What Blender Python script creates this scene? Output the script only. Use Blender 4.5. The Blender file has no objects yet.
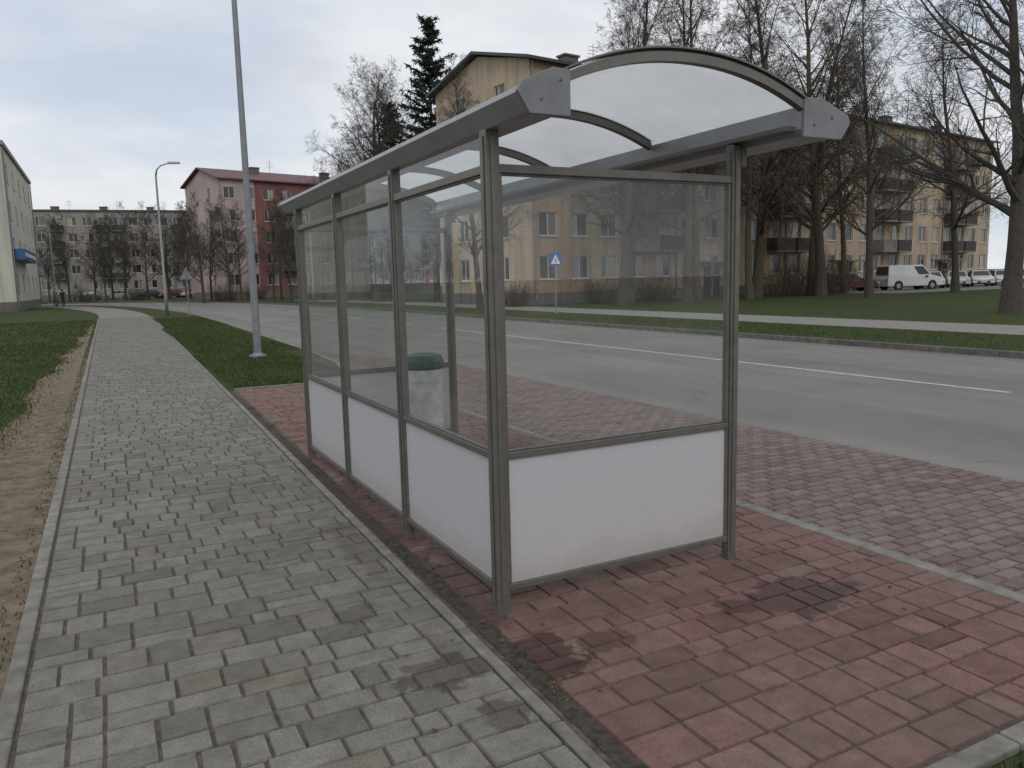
import bpy, math, random
from mathutils import Vector, Matrix
R=math.radians
scn=bpy.context.scene
# ---------------------------------------------------------------- helpers
class MB:
    def __init__(s): s.v=[];s.f=[];s.m=[]
    def quad(s,pts,m=0):
        n=len(s.v); s.v.extend([tuple(p) for p in pts]); s.f.append(tuple(range(n,n+len(pts)))); s.m.append(m)
    def hexa(s,c,m=0):
        n=len(s.v); s.v.extend([tuple(p) for p in c])
        for f in ((0,3,2,1),(4,5,6,7),(0,1,5,4),(1,2,6,5),(2,3,7,6),(3,0,4,7)):
            s.f.append(tuple(n+i for i in f)); s.m.append(m)
    def box(s,x0,x1,y0,y1,z0,z1,m=0):
        s.hexa([(x0,y0,z0),(x1,y0,z0),(x1,y1,z0),(x0,y1,z0),(x0,y0,z1),(x1,y0,z1),(x1,y1,z1),(x0,y1,z1)],m)
    def prism(s,prof,fn,a,b,m=0):
        n=len(s.v);k=len(prof)
        for p in prof: s.v.append(tuple(fn(p,a)))
        for p in prof: s.v.append(tuple(fn(p,b)))
        for i in range(k):
            j=(i+1)%k; s.f.append((n+i,n+j,n+k+j,n+k+i)); s.m.append(m)
        s.f.append(tuple(n+i for i in range(k-1,-1,-1))); s.m.append(m)
        s.f.append(tuple(n+k+i for i in range(k))); s.m.append(m)
    def tube(s,pts,rad,sides=8,m=0,cap=True):
        rings=[]
        pts=[Vector(p) for p in pts]
        for i,p in enumerate(pts):
            d=(pts[min(i+1,len(pts)-1)]-pts[max(i-1,0)])
            if d.length<1e-9: d=Vector((0,0,1))
            d.normalize()
            ref=Vector((1,0,0)) if abs(d.x)<.8 else Vector((0,1,0))
            a=d.cross(ref).normalized(); b=d.cross(a)
            base=len(s.v)
            for k in range(sides):
                t=2*math.pi*k/sides
                q=p+(a*math.cos(t)+b*math.sin(t))*rad[i]
                s.v.append((q.x,q.y,q.z))
            rings.append(base)
        for i in range(len(rings)-1):
            A=rings[i];B=rings[i+1]
            for k in range(sides):
                j=(k+1)%sides
                s.f.append((A+k,A+j,B+j,B+k)); s.m.append(m)
        if cap:
            s.f.append(tuple(rings[0]+k for k in range(sides-1,-1,-1))); s.m.append(m)
            s.f.append(tuple(rings[-1]+k for k in range(sides))); s.m.append(m)
    def mesh(s,name,mats,smooth=False):
        me=bpy.data.meshes.new(name); me.from_pydata(s.v,[],s.f)
        for m in mats: me.materials.append(m)
        if len(mats)>1: me.polygons.foreach_set('material_index',s.m)
        if smooth: me.polygons.foreach_set('use_smooth',[True]*len(s.f))
        me.update(); return me
    def obj(s,name,mats,parent=None,smooth=False,bevel=0):
        o=bpy.data.objects.new(name,s.mesh(name,mats,smooth)); scn.collection.objects.link(o)
        if parent: o.parent=parent
        if bevel:
            b=o.modifiers.new('b','BEVEL'); b.width=bevel; b.segments=2; b.limit_method='ANGLE'
        return o
def empty(name,loc=(0,0,0),rz=0):
    e=bpy.data.objects.new(name,None); e.location=loc; e.rotation_euler=(0,0,rz); scn.collection.objects.link(e); e.empty_display_size=.3
    return e
def lnk(t,a,b): t.links.new(a,b)
def newmat(name):
    m=bpy.data.materials.new(name); m.use_nodes=True; t=m.node_tree; b=t.nodes['Principled BSDF']; return m,t,b
def noise(t,scale,detail=4,rough=.6,coord='Object'):
    tc=t.nodes.new('ShaderNodeTexCoord'); n=t.nodes.new('ShaderNodeTexNoise'); n.inputs['Scale'].default_value=scale
    n.inputs['Detail'].default_value=detail; n.inputs['Roughness'].default_value=rough; lnk(t,tc.outputs[coord],n.inputs['Vector']); return n
def ramp(t,src,stops):
    r=t.nodes.new('ShaderNodeValToRGB'); e=r.color_ramp.elements
    while len(e)<len(stops): e.new(.5)
    for i,(p,c) in enumerate(stops):
        e[i].position=p; e[i].color=(c[0],c[1],c[2],1) if hasattr(c,'__len__') else (c,c,c,1)
    lnk(t,src,r.inputs[0]); return r
def mix(t,a,b,fac,mode='MIX'):
    m=t.nodes.new('ShaderNodeMix'); m.data_type='RGBA'; m.blend_type=mode
    for idx,x in ((6,a),(7,b),(0,fac)):
        if hasattr(x,'is_linked'): lnk(t,x,m.inputs[idx])
        elif idx==0: m.inputs[0].default_value=x
        else: m.inputs[idx].default_value=(x[0],x[1],x[2],1)
    return m.outputs[2]
def math_(t,op,a,b=None):
    m=t.nodes.new('ShaderNodeMath'); m.operation=op
    for i,x in enumerate((a,b)):
        if x is None: continue
        if hasattr(x,'is_linked'): lnk(t,x,m.inputs[i])
        else: m.inputs[i].default_value=x
    return m.outputs[0]
def bump(t,b,h,strength=.3,dist=.01):
    n=t.nodes.new('ShaderNodeBump'); n.inputs['Strength'].default_value=strength; n.inputs['Distance'].default_value=dist
    lnk(t,h,n.inputs['Height']); lnk(t,n.outputs[0],b.inputs['Normal'])
def simple(name,col,rough=.7,metal=0,var=.25,scale=8,spec=.5,island=0):
    m,t,b=newmat(name)
    n=noise(t,scale,5)
    lo=[c*(1-var) for c in col]; hi=[min(1,c*(1+var)) for c in col]
    r=ramp(t,n.outputs[0],[(.3,lo),(.7,hi)]); out=r.outputs[0]
    if island:
        g=t.nodes.new('ShaderNodeNewGeometry'); rr=ramp(t,g.outputs['Random Per Island'],[(0,1-island),(1,1+island)])
        out=mix(t,out,rr.outputs[0],1.0,'MULTIPLY')
    lnk(t,out,b.inputs['Base Color']); b.inputs['Roughness'].default_value=rough; b.inputs['Metallic'].default_value=metal
    b.inputs['Specular IOR Level'].default_value=spec
    return m

# ---------------------------------------------------------------- materials
def paver_mat(name,stops,dirt,patches=(),rough=.85,dirtamt=.5):
    m,t,b=newmat(name)
    g=t.nodes.new('ShaderNodeNewGeometry')
    base=ramp(t,g.outputs['Random Per Island'],stops).outputs[0]
    n1=noise(t,90,4,.7); base=mix(t,base,ramp(t,n1.outputs[0],[(.3,.70),(.7,1.25)]).outputs[0],1.0,'MULTIPLY')
    n2=noise(t,.9,5,.65); base=mix(t,base,dirt,math_(t,'MULTIPLY',ramp(t,n2.outputs[0],[(.42,0),(.72,1)]).outputs[0],dirtamt))
    n3=noise(t,9,5,.7); base=mix(t,base,ramp(t,n3.outputs[0],[(.35,.76),(.65,1.1)]).outputs[0],1.0,'MULTIPLY')
    wet=None
    tc=t.nodes.new('ShaderNodeTexCoord'); sp=t.nodes.new('ShaderNodeSeparateXYZ'); lnk(t,tc.outputs['Object'],sp.inputs[0])
    nn=noise(t,7,5,.65)
    for (px,py,rx_,ry_,amt) in patches:
        dx=math_(t,'DIVIDE',math_(t,'SUBTRACT',sp.outputs[0],px),rx_); dy=math_(t,'DIVIDE',math_(t,'SUBTRACT',sp.outputs[1],py),ry_)
        d=math_(t,'SQRT',math_(t,'ADD',math_(t,'MULTIPLY',dx,dx),math_(t,'MULTIPLY',dy,dy)))
        d=math_(t,'ADD',d,math_(t,'MULTIPLY',math_(t,'SUBTRACT',nn.outputs[0],.5),2.4))
        k=math_(t,'MULTIPLY',ramp(t,d,[(.82,1),(1.0,0)]).outputs[0],amt)
        wet=k if wet is None else math_(t,'MAXIMUM',wet,k)
    if wet is not None:
        base=mix(t,base,mix(t,base,(.42,.38,.38),1.0,'MULTIPLY'),wet)
        rr=math_(t,'SUBTRACT',rough,math_(t,'MULTIPLY',wet,.3)); lnk(t,rr,b.inputs['Roughness'])
    else: b.inputs['Roughness'].default_value=rough
    lnk(t,base,b.inputs['Base Color']); bump(t,b,n1.outputs[0],.5,.004)
    b.inputs['Specular IOR Level'].default_value=.35
    return m
M_grey=paver_mat('grey_pavers',[(0,(.138,.133,.119)),(.10,(.172,.165,.146)),(.5,(.206,.198,.174)),(.88,(.23,.22,.193)),(1,(.18,.165,.134))],(.165,.146,.113),
   patches=[(1.12,2.85,.2,.14,.8),(1.2,2.45,.13,.1,.7),(.95,3.6,.12,.1,.5),(1.25,4.6,.12,.6,.4)],dirtamt=.65)
M_red=paver_mat('red_pavers',[(0,(.14,.079,.072)),(.2,(.182,.101,.092)),(.7,(.22,.122,.111)),(1,(.205,.138,.12))],(.165,.122,.10),
   patches=[(2.98,2.68,.33,.22,1),(2.62,2.72,.14,.09,.8),(1.52,2.75,.2,.22,1),(1.85,2.75,.15,.1,.6),(1.5,3.6,.13,.6,.7),(1.55,5.2,.12,1.1,.7),(3.3,3.1,.12,.16,.4)],dirtamt=.75)
M_lay=paver_mat('layby_pavers',[(0,(.15,.108,.104)),(.5,(.205,.145,.138)),(1,(.225,.178,.17))],(.19,.165,.155),dirtamt=.7)
M_joint=simple('joint_sand',(.095,.083,.065),.95,var=.5,scale=20)
M_jointl=simple('joint_sand_light',(.22,.20,.18),.95,var=.3,scale=20)
M_kerb=simple('kerb_concrete',(.19,.18,.16),.9,var=.35,scale=9,island=.15)
M_kerbd=simple('kerb_dark',(.12,.115,.105),.9,var=.4,scale=5,island=.15)
M_dirt=simple('dirt',(.15,.112,.073),.95,var=.45,scale=6)
M_soil=simple('dark_soil',(.05,.04,.03),.95,var=.6,scale=25)
def asphalt():
    m,t,b=newmat('asphalt'); n=noise(t,220,3,.7); n2=noise(t,.35,6,.6)
    c=ramp(t,n.outputs[0],[(.3,(.14,.134,.124)),(.7,(.225,.215,.199))]).outputs[0]
    c=mix(t,c,ramp(t,n2.outputs[0],[(.35,.85),(.65,1.1)]).outputs[0],1.0,'MULTIPLY')
    tc=t.nodes.new('ShaderNodeTexCoord'); mp=t.nodes.new('ShaderNodeMapping'); mp.inputs['Scale'].default_value=(1.3,.03,1)
    n3=t.nodes.new('ShaderNodeTexNoise'); n3.inputs['Scale'].default_value=1; lnk(t,tc.outputs['Object'],mp.inputs[0]); lnk(t,mp.outputs[0],n3.inputs['Vector'])
    c=mix(t,c,ramp(t,n3.outputs[0],[(.35,.87),(.65,1.07)]).outputs[0],1.0,'MULTIPLY')
    v=t.nodes.new('ShaderNodeTexVoronoi'); v.feature='DISTANCE_TO_EDGE'; v.inputs['Scale'].default_value=.16
    nd=noise(t,1.2,4,.6); tc2=t.nodes.new('ShaderNodeTexCoord'); vm=t.nodes.new('ShaderNodeVectorMath'); vm.operation='ADD'; lnk(t,tc2.outputs['Object'],vm.inputs[0]); lnk(t,nd.outputs['Color'],vm.inputs[1]); lnk(t,vm.outputs[0],v.inputs['Vector'])
    c=mix(t,c,ramp(t,v.outputs[0],[(.0,.65),(.004,1)]).outputs[0],1.0,'MULTIPLY')
    lnk(t,c,b.inputs['Base Color']); b.inputs['Roughness'].default_value=.8; bump(t,b,n.outputs[0],.5,.005); return m
M_asph=asphalt()
def grassm(name,a,bc,c):
    m,t,b=newmat(name); n=noise(t,.5,8,.7); n2=noise(t,30,4,.7)
    col=ramp(t,n.outputs[0],[(.3,a),(.55,bc),(.75,c)]).outputs[0]
    col=mix(t,col,ramp(t,n2.outputs[0],[(.3,.55),(.7,1.35)]).outputs[0],1.0,'MULTIPLY')
    lnk(t,col,b.inputs['Base Color']); b.inputs['Roughness'].default_value=.95; b.inputs['Specular IOR Level'].default_value=.15
    bump(t,b,n2.outputs[0],.8,.05); return m
M_grass=grassm('grass_ground',(.045,.064,.022),(.058,.080,.028),(.080,.084,.040))
def bladem():
    m,t,b=newmat('grass_blade'); g=t.nodes.new('ShaderNodeNewGeometry')
    c=ramp(t,g.outputs['Random Per Island'],[(0,(.045,.076,.02)),(.6,(.070,.106,.032)),(.85,(.095,.115,.048)),(1,(.17,.145,.08))]).outputs[0]
    n=noise(t,.6,5,.7); c=mix(t,c,ramp(t,n.outputs[0],[(.35,.7),(.65,1.15)]).outputs[0],1.0,'MULTIPLY')
    lnk(t,c,b.inputs['Base Color']); b.inputs['Roughness'].default_value=.7; b.inputs['Specular IOR Level'].default_value=.2; return m
M_blade=bladem()
M_white=simple('road_paint',(.45,.45,.43),.8,var=.35,scale=12)
M_frame=simple('frame_paint',(.15,.143,.128),.42,metal=.35,var=.15,scale=14)
M_alu=simple('alu_gutter',(.29,.295,.30),.4,metal=.4,var=.15,scale=6)
def panelm():
    m,t,b=newmat('white_panel')
    tc=t.nodes.new('ShaderNodeTexCoord'); sp=t.nodes.new('ShaderNodeSeparateXYZ'); lnk(t,tc.outputs['Object'],sp.inputs[0])
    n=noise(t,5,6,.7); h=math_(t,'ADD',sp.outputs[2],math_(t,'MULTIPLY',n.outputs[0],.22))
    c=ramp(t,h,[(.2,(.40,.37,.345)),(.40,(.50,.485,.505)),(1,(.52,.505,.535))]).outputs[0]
    n2=noise(t,60,4,.8); c=mix(t,c,ramp(t,n2.outputs[0],[(.25,.88),(.5,1)]).outputs[0],1.0,'MULTIPLY')
    lnk(t,c,b.inputs['Base Color']); b.inputs['Roughness'].default_value=.45; return m
M_panel=panelm()
def glassm(name,tint,dirt=.05):
    m=bpy.data.materials.new(name); m.use_nodes=True; t=m.node_tree; t.nodes.clear()
    o=t.nodes.new('ShaderNodeOutputMaterial'); tr=t.nodes.new('ShaderNodeBsdfTransparent'); tr.inputs[0].default_value=(*tint,1)
    gl=t.nodes.new('ShaderNodeBsdfGlossy'); gl.inputs['Roughness'].default_value=.015; gl.inputs['Color'].default_value=(.9,.95,.97,1)
    lw=t.nodes.new('ShaderNodeLayerWeight'); lw.inputs[0].default_value=.5
    f=math_(t,'MINIMUM',math_(t,'ADD',math_(t,'MULTIPLY',math_(t,'POWER',lw.outputs['Facing'],5.0),.8),.055),1)
    mx=t.nodes.new('ShaderNodeMixShader'); lnk(t,f,mx.inputs[0]); lnk(t,tr.outputs[0],mx.inputs[1]); lnk(t,gl.outputs[0],mx.inputs[2])
    df=t.nodes.new('ShaderNodeBsdfDiffuse'); df.inputs[0].default_value=(.6,.6,.58,1)
    n=noise(t,3,7,.75); k=math_(t,'MULTIPLY',ramp(t,n.outputs[0],[(.35,.25),(.7,1)]).outputs[0],dirt)
    m2=t.nodes.new('ShaderNodeMixShader'); lnk(t,k,m2.inputs[0]); lnk(t,mx.outputs[0],m2.inputs[1]); lnk(t,df.outputs[0],m2.inputs[2])
    lnk(t,m2.outputs[0],o.inputs[0]); return m
M_glass=glassm('shelter_glass',(.94,.96,.95),.10)
def roofm():
    m=bpy.data.materials.new('roof_polycarbonate'); m.use_nodes=True; t=m.node_tree; t.nodes.clear()
    o=t.nodes.new('ShaderNodeOutputMaterial')
    tl=t.nodes.new('ShaderNodeBsdfTranslucent'); n=noise(t,2.5,6,.7)
    lnk(t,ramp(t,n.outputs[0],[(.3,(.50,.515,.525)),(.7,(.60,.615,.625))]).outputs[0],tl.inputs[0])
    df=t.nodes.new('ShaderNodeBsdfDiffuse'); df.inputs[0].default_value=(.7,.7,.7,1)
    mx=t.nodes.new('ShaderNodeMixShader'); mx.inputs[0].default_value=.10; lnk(t,tl.outputs[0],mx.inputs[1]); lnk(t,df.outputs[0],mx.inputs[2])
    gl=t.nodes.new('ShaderNodeBsdfGlossy'); gl.inputs['Roughness'].default_value=.2
    m2=t.nodes.new('ShaderNodeMixShader'); m2.inputs[0].default_value=.04; lnk(t,mx.outputs[0],m2.inputs[1]); lnk(t,gl.outputs[0],m2.inputs[2])
    lnk(t,m2.outputs[0],o.inputs[0]); return m
M_roof=roofm()
M_galv=simple('galvanised_steel',(.22,.235,.245),.5,metal=.3,var=.15,scale=5)
M_rub=simple('rubber',(.02,.02,.02),.8)
M_bark=simple('bark',(.07,.06,.05),.95,var=.4,scale=12)
M_bark2=simple('bark_brown',(.085,.066,.048),.95,var=.4,scale=12)
M_needle=simple('needles',(.022,.036,.024),.9,var=.5,scale=2,island=.4)
def wglass():
    m,t,b=newmat('window_glass'); g=t.nodes.new('ShaderNodeNewGeometry')
    c=ramp(t,g.outputs['Random Per Island'],[(0,(.015,.018,.02)),(.45,(.04,.042,.045)),(.7,(.12,.115,.10)),(1,(.32,.30,.27))]).outputs[0]
    lnk(t,c,b.inputs['Base Color']); b.inputs['Roughness'].default_value=.08; b.inputs['Specular IOR Level'].default_value=.6; return m
M_wgl=wglass()
M_wfr=simple('window_frame',(.5,.5,.48),.6,var=.1)
def wallm(name,col,streak=.25):
    m,t,b=newmat(name); n=noise(t,.25,7,.7)
    c=ramp(t,n.outputs[0],[(.3,[x*(1-streak) for x in col]),(.7,[min(1,x*(1+streak*.6)) for x in col])]).outputs[0]
    tc=t.nodes.new('ShaderNodeTexCoord'); mp=t.nodes.new('ShaderNodeMapping'); mp.inputs['Scale'].default_value=(1.5,1.5,.12)
    n3=t.nodes.new('ShaderNodeTexNoise'); n3.inputs['Scale'].default_value=1.5; n3.inputs['Detail'].default_value=5; lnk(t,tc.outputs['Object'],mp.inputs[0]); lnk(t,mp.outputs[0],n3.inputs['Vector'])
    c=mix(t,c,ramp(t,n3.outputs[0],[(.35,.78),(.6,1.05)]).outputs[0],1.0,'MULTIPLY')
    lnk(t,c,b.inputs['Base Color']); b.inputs['Roughness'].default_value=.92; return m
M_beige=wallm('beige_plaster',(.46,.365,.265)); M_orange=wallm('orange_plaster',(.42,.29,.195)); M_plinth=wallm('plinth',(.16,.15,.14))
M_pink=wallm('pale_plaster',(.45,.36,.34)); M_redw=wallm('red_plaster',(.22,.095,.088)); M_grayw=wallm('grey_brick',(.30,.275,.24)); M_yel=wallm('cream_plaster',(.54,.52,.45),.12)
M_roofd=simple('roof_sheet',(.06,.07,.085),.6,var=.2); M_roofr=simple('roof_sheet_red',(.11,.045,.045),.6,var=.2)
M_balc=simple('balcony_dark',(.05,.044,.04),.8,var=.4,scale=2); M_balg=simple('balcony_grey',(.18,.17,.15),.8,var=.3,scale=2)
M_brick=simple('chimney_brick',(.14,.12,.11),.9)
M_blue=simple('sign_blue',(.02,.08,.34),.4,var=.05); M_swhite=simple('sign_white',(.7,.7,.7),.4,var=.03); M_black=simple('sign_black',(.01,.01,.01),.5)
M_leaf=simple('dry_leaf',(.10,.07,.04),.9,var=.4,scale=9,island=.4)

# ---------------------------------------------------------------- ground, road
def ribbon(name,L,Rr,z,mat):
    mb=MB()
    for i in range(len(L)-1):
        mb.quad([(L[i][0],L[i][1],z),(Rr[i][0],Rr[i][1],z),(Rr[i+1][0],Rr[i+1][1],z),(L[i+1][0],L[i+1][1],z)])
    return mb.obj(name,[mat])
def smooth(pts,n=8):
    out=[]
    for i in range(len(pts)-1):
        p0=Vector(pts[max(i-1,0)]);p1=Vector(pts[i]);p2=Vector(pts[i+1]);p3=Vector(pts[min(i+2,len(pts)-1)])
        for k in range(n):
            t=k/n; out.append(tuple(.5*((2*p1)+(p2-p0)*t+(2*p0-5*p1+4*p2-p3)*t*t+(3*p1-p0-3*p2+p3)*t**3)))
    out.append(tuple(pts[-1])); return out
mb=MB(); mb.quad([(-1500,-1500,-.16),(1500,-1500,-.16),(1500,1500,-.16),(-1500,1500,-.16)]); mb.obj('ground',[M_grass])
ZR=-.10
Ledge=[(3.9,-60),(3.9,-10),(3.9,14)]+smooth([(3.95,14.5),(4.4,20),(4.75,45),(4.3,60),(2,80),(-3,98),(-13,112),(-32,123),(-90,131)],6)
Redge=[(15.2,-60),(15.2,-10),(15.2,14)]+smooth([(15.2,14.6),(15.2,22),(15.2,47),(14.6,63),(12.2,86),(5,106),(-7,122),(-30,134),(-90,142)],6)
ribbon('road',Ledge,Redge,ZR,M_asph)
ribbon('layby_pavement',[(3.9,-40),(3.9,14),(4.2,20)],[(6.35,-40),(6.35,15),(4.3,21)],ZR+.004,M_jointl)
def kerb(name,pts,w,side,z0,z1,seg=1.0,mat=None):
    mb=MB(); L=[Vector((p[0],p[1],0)) for p in pts]
    for i in range(len(L)-1):
        a,b=L[i],L[i+1]; d=b-a; n=max(1,int(d.length/seg))
        if n>60: n=60
        nrm=Vector((d.y,-d.x,0)).normalized()*w*side; u=d.normalized()*.004
        for k in range(n):
            p=a+d*(k/n)+u; q=a+d*((k+1)/n)-u; j=random.uniform(-.002,.002)
            mb.hexa([(p.x,p.y,z0),(q.x,q.y,z0),(q.x+nrm.x,q.y+nrm.y,z0),(p.x+nrm.x,p.y+nrm.y,z0),(p.x,p.y,z1+j),(q.x,q.y,z1+j),(q.x+nrm.x,q.y+nrm.y,z1+j),(p.x+nrm.x,p.y+nrm.y,z1+j)])
    return mb.obj(name,[mat or M_kerb],bevel=.008)
random.seed(4)
ribbon('lawn',[(-250,p[1]) for p in Ledge],[(p[0]-.12,p[1]) for p in Ledge],-.02,M_grass)
ribbon('lawn.001',[(p[0]+.14,p[1]) for p in Redge],[(300,p[1]) for p in Redge],-.01,M_grass)
ribbon('lawn.002',[(-250,142),(-250,700)],[(300,142),(300,700)],-.012,M_grass)
kerb('road_kerb',Ledge[:40],.10,-1,-.14,.003)
kerb('road_kerb.001',Redge[:40],.15,1,-.14,.02,mat=M_kerbd)
ribbon('footpath',[(19.4,-60),(19.4,60),(17,85)],[(22.6,-60),(22.6,60),(20,85)],-.004,simple('path_concrete',(.225,.218,.20),.9,var=.15,scale=2))
ribbon('parking_lot',[(50,36.8),(50,47.6)],[(100,36.8),(100,50)],-.003,M_asph)
mb=MB()
mb.box(10.87,10.96,6.3,27,ZR,ZR+.004)
y=30
while y<60: mb.box(10.87,10.96,y,y+3,ZR,ZR+.004); y+=7
mb.box(10.87,10.96,-12,-4,ZR,ZR+.004)
mb.obj('road_marking',[M_white])
# ---- paving
def pavers(name,xa,xb,y0,y1,row,lens,z,mat,seed,gap=.009,bev=.006,bond=None,split=.12):
    rnd=random.Random(seed); mb=MB(); y=y0; ri=0
    V=mb.v;F=mb.f
    def blk(x0,x1,ya,yb):
        g=gap/2+rnd.uniform(0,.0015); x0+=g;x1-=g;ya+=g;yb-=g
        if x1-x0<.03: return
        n=len(V); h=z+rnd.uniform(-.0018,.0018); tx=rnd.uniform(-.0012,.0012); ty=rnd.uniform(-.0012,.0012); c=[rnd.uniform(-.002,.002) for _ in range(8)]
        V.extend([(x0+c[0],ya+c[1],h-.014),(x1+c[2],ya+c[3],h-.014),(x1+c[4],yb+c[5],h-.014),(x0+c[6],yb+c[7],h-.014)])
        V.extend([(x0+c[0]+bev,ya+c[1]+bev,h-tx-ty),(x1+c[2]-bev,ya+c[3]+bev,h+tx-ty),(x1+c[4]-bev,yb+c[5]-bev,h+tx+ty),(x0+c[6]+bev,yb+c[7]-bev,h-tx+ty)])
        for f in ((4,5,6,7),(0,1,5,4),(1,2,6,5),(2,3,7,6),(3,0,4,7)): F.append(tuple(n+i for i in f)); mb.m.append(0)
    while y<y1:
        A=xa(y);B=xb(y); x=A
        if bond is not None: first=lens[0]*(.5 if ri%2 else 1)
        k=0
        r=row if bond is not None else row*rnd.choice([1,1,.72,1.2])
        while x<B-.005:
            if bond is not None: l=first if k==0 else lens[0]
            else: l=rnd.choice(lens)
            nx=min(B,x+l)
            if B-nx<.05: nx=B
            if rnd.random()<split and bond is None and nx-x>.2 and r>=row:
                blk(x,nx,y,y+r/2); blk(x,nx,y+r/2,y+r)
            else: blk(x,nx,y,y+r)
            x=nx;k+=1
        y+=r;ri+=1
    return mb.obj(name,[mat])
rx=lambda y:1.25+.02*y
g1=pavers('sidewalk',lambda y:-.42,rx,-3,50,.172,[.115,.172,.172,.23,.26],0,M_grey,1,gap=.007,bev=.005)
mb=MB(); mb.quad([(-.5,-3.5,-.009),(1.15,-3.5,-.009),(2.35,50.1,-.009),(-.5,50.1,-.009)]); mb.obj('sidewalk_bedding',[M_joint],g1)
farwalk_L=smooth([(-.42,50.05),(-.8,62),(-2.4,76),(-5.6,92),(-14,106),(-34,117),(-90,124)],5); farwalk_R=smooth([(2.24,50.05),(1.9,62),(.2,78),(-3.8,95),(-13.5,109),(-33,120),(-90,127)],5)
ribbon('sidewalk.001',farwalk_L,farwalk_R,-.004,simple('far_paving',(.20,.19,.172),.9,var=.15,scale=2))
ribbon('parking_lot.001',[(-60,106),(-60,117)],[(-9,106),(-14,112)],-.002,M_asph)
g2=pavers('bus_stop_pavement',lambda y:1.42+.02*y,lambda y:3.80,1.5,12.7,.172,[.115,.172,.172,.23,.26],0,M_red,2,gap=.008,bev=.005)
mb=MB(); mb.quad([(1.35,1.45,-.010),(3.81,1.45,-.010),(3.81,12.75,-.010),(1.55,12.75,-.010)]); mb.obj('bedding',[M_joint],g2)
g3=pavers('layby_stones',lambda y:3.93,lambda y:6.33 if y<15 else max(3.95,6.33-(y-15)*.37),-12,21,.105,[.205],ZR+.018,M_lay,3,gap=.012,bond=1)
kerb('sidewalk_kerb',[(-.5,-3),(-.5,50)],.07,1,-.1,.006,.8)
kerb('sidewalk_kerb.001',[(rx(-3)+.005,-3),(rx(50)+.005,50)],.055,1,-.1,.003,.8)
mb=MB(); mb.quad([(1.30,-3,-.006),(1.38,-3,-.006),(1.64,12.8,-.006),(1.56,12.8,-.006)]); mb.obj('soil_gap',[M_soil])
kerb('pavement_kerb',[(1.46,1.40),(3.78,1.40)],.08,-1,-.1,.008,.8)
kerb('pavement_kerb.001',[(1.68,12.82),(3.78,12.82)],.08,-1,-.1,.006,.8)
mb=MB(); ys=[-3+i*.35 for i in range(130)]
def dw(y): return max(.12,.58+.06*math.sin(y*.9)+.05*math.sin(y*2.3+1)+ (1.3 if y<6 else max(0,1.3-(y-6)*.4)) - max(0,(y-14)*.02))
for i in range(len(ys)-1):
    a,b=ys[i],ys[i+1]; mb.quad([(-.62-dw(a),a,-.014),(-.5,a,-.008),(-.5,b,-.008),(-.62-dw(b),b,-.014)])
mb.obj('dirt_strip',[M_dirt])
mb=MB(); rnd=random.Random(81)
for i in range(2600):
    y=rnd.uniform(2,14); x=-.52-rnd.random()*dw(y)*.95; s=rnd.uniform(.003,.010)
    c=[(x+rnd.uniform(-s,s)*.3+sx*s,y+sy*s*rnd.uniform(.6,1),-.012+sz*s) for sz in (0,1) for sx,sy in ((-1,-1),(1,-1),(1,1),(-1,1))]; mb.hexa(c)
mb.obj('gravel',[simple('pebble',(.18,.15,.112),.9,island=.4)])
def blades(name,regions,seed):
    rnd=random.Random(seed); mb=MB()
    for (x0,x1,y0,y1,n,h,test) in regions:
        for i in range(n):
            x=rnd.uniform(x0,x1); y=rnd.uniform(y0,y1)
            if test and not test(x,y): continue
            a=rnd.uniform(0,6.28); w=rnd.uniform(.004,.008)*(1+max(0,y-8)*.08); hh=h*rnd.uniform(.5,1.3); lx=rnd.uniform(-.6,.6)*hh; ly=rnd.uniform(-.6,.6)*hh
            c,s=math.cos(a)*w,math.sin(a)*w
            n0=len(mb.v); mb.v.extend([(x-c,y-s,-.02),(x+c,y+s,-.02),(x+lx*.4+c*.7,y+ly*.4+s*.7,hh*.6-.02),(x+lx,y+ly,hh-.02)]); mb.f.append((n0,n0+1,n0+2,n0+3)); mb.m.append(0)
    return mb.obj(name,[M_blade])
lt=lambda x,y: x<-.56-dw(y)+random.gauss(0,.12)
sg=lambda x,y: abs(x-(rx(y)+.13))<.03+.02*math.sin(y*5) and math.sin(y*3.1)+math.sin(y*7.7)>.5
blades('grass',[(-7,-1.0,5,14,46000,.045,lt),(-9,-.6,14,28,42000,.05,lt),(-12,-.6,28,48,22000,.055,lt),
 (1.72,3.75,12.95,20,30000,.05,None),(1.85,4.25,20,34,34000,.055,None),(2.1,4.5,34,46,12000,.06,None),(1.5,3.72,-.5,1.36,14000,.05,None),
 (15.4,19.2,6,30,26000,.05,None),(-.6,-.5,2,45,3000,.03,None),(1.28,1.65,2.2,12,16000,.022,sg)],5)
mb=MB(); rnd=random.Random(9)
for i in range(620):
    q=rnd.random()
    if q<.6: y=rnd.uniform(2.3,12); x=rx(y)+.1+abs(rnd.gauss(0,.09))
    else: y=rnd.uniform(2.2,12); x=rnd.uniform(-.4,3.7)
    if q>.6 and rnd.random()<.65: continue
    s=rnd.uniform(.005,.018); a=rnd.uniform(0,6.28); c,sn=math.cos(a)*s,math.sin(a)*s; z=.004
    mb.quad([(x-c,y-sn,z),(x+sn*.5,y-c*.5,z+rnd.uniform(0,.008)),(x+c,y+sn,z+.002),(x-sn*.5,y+c*.5,z+rnd.uniform(0,.006))])
mb.obj('fallen_leaves',[M_leaf])

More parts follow.
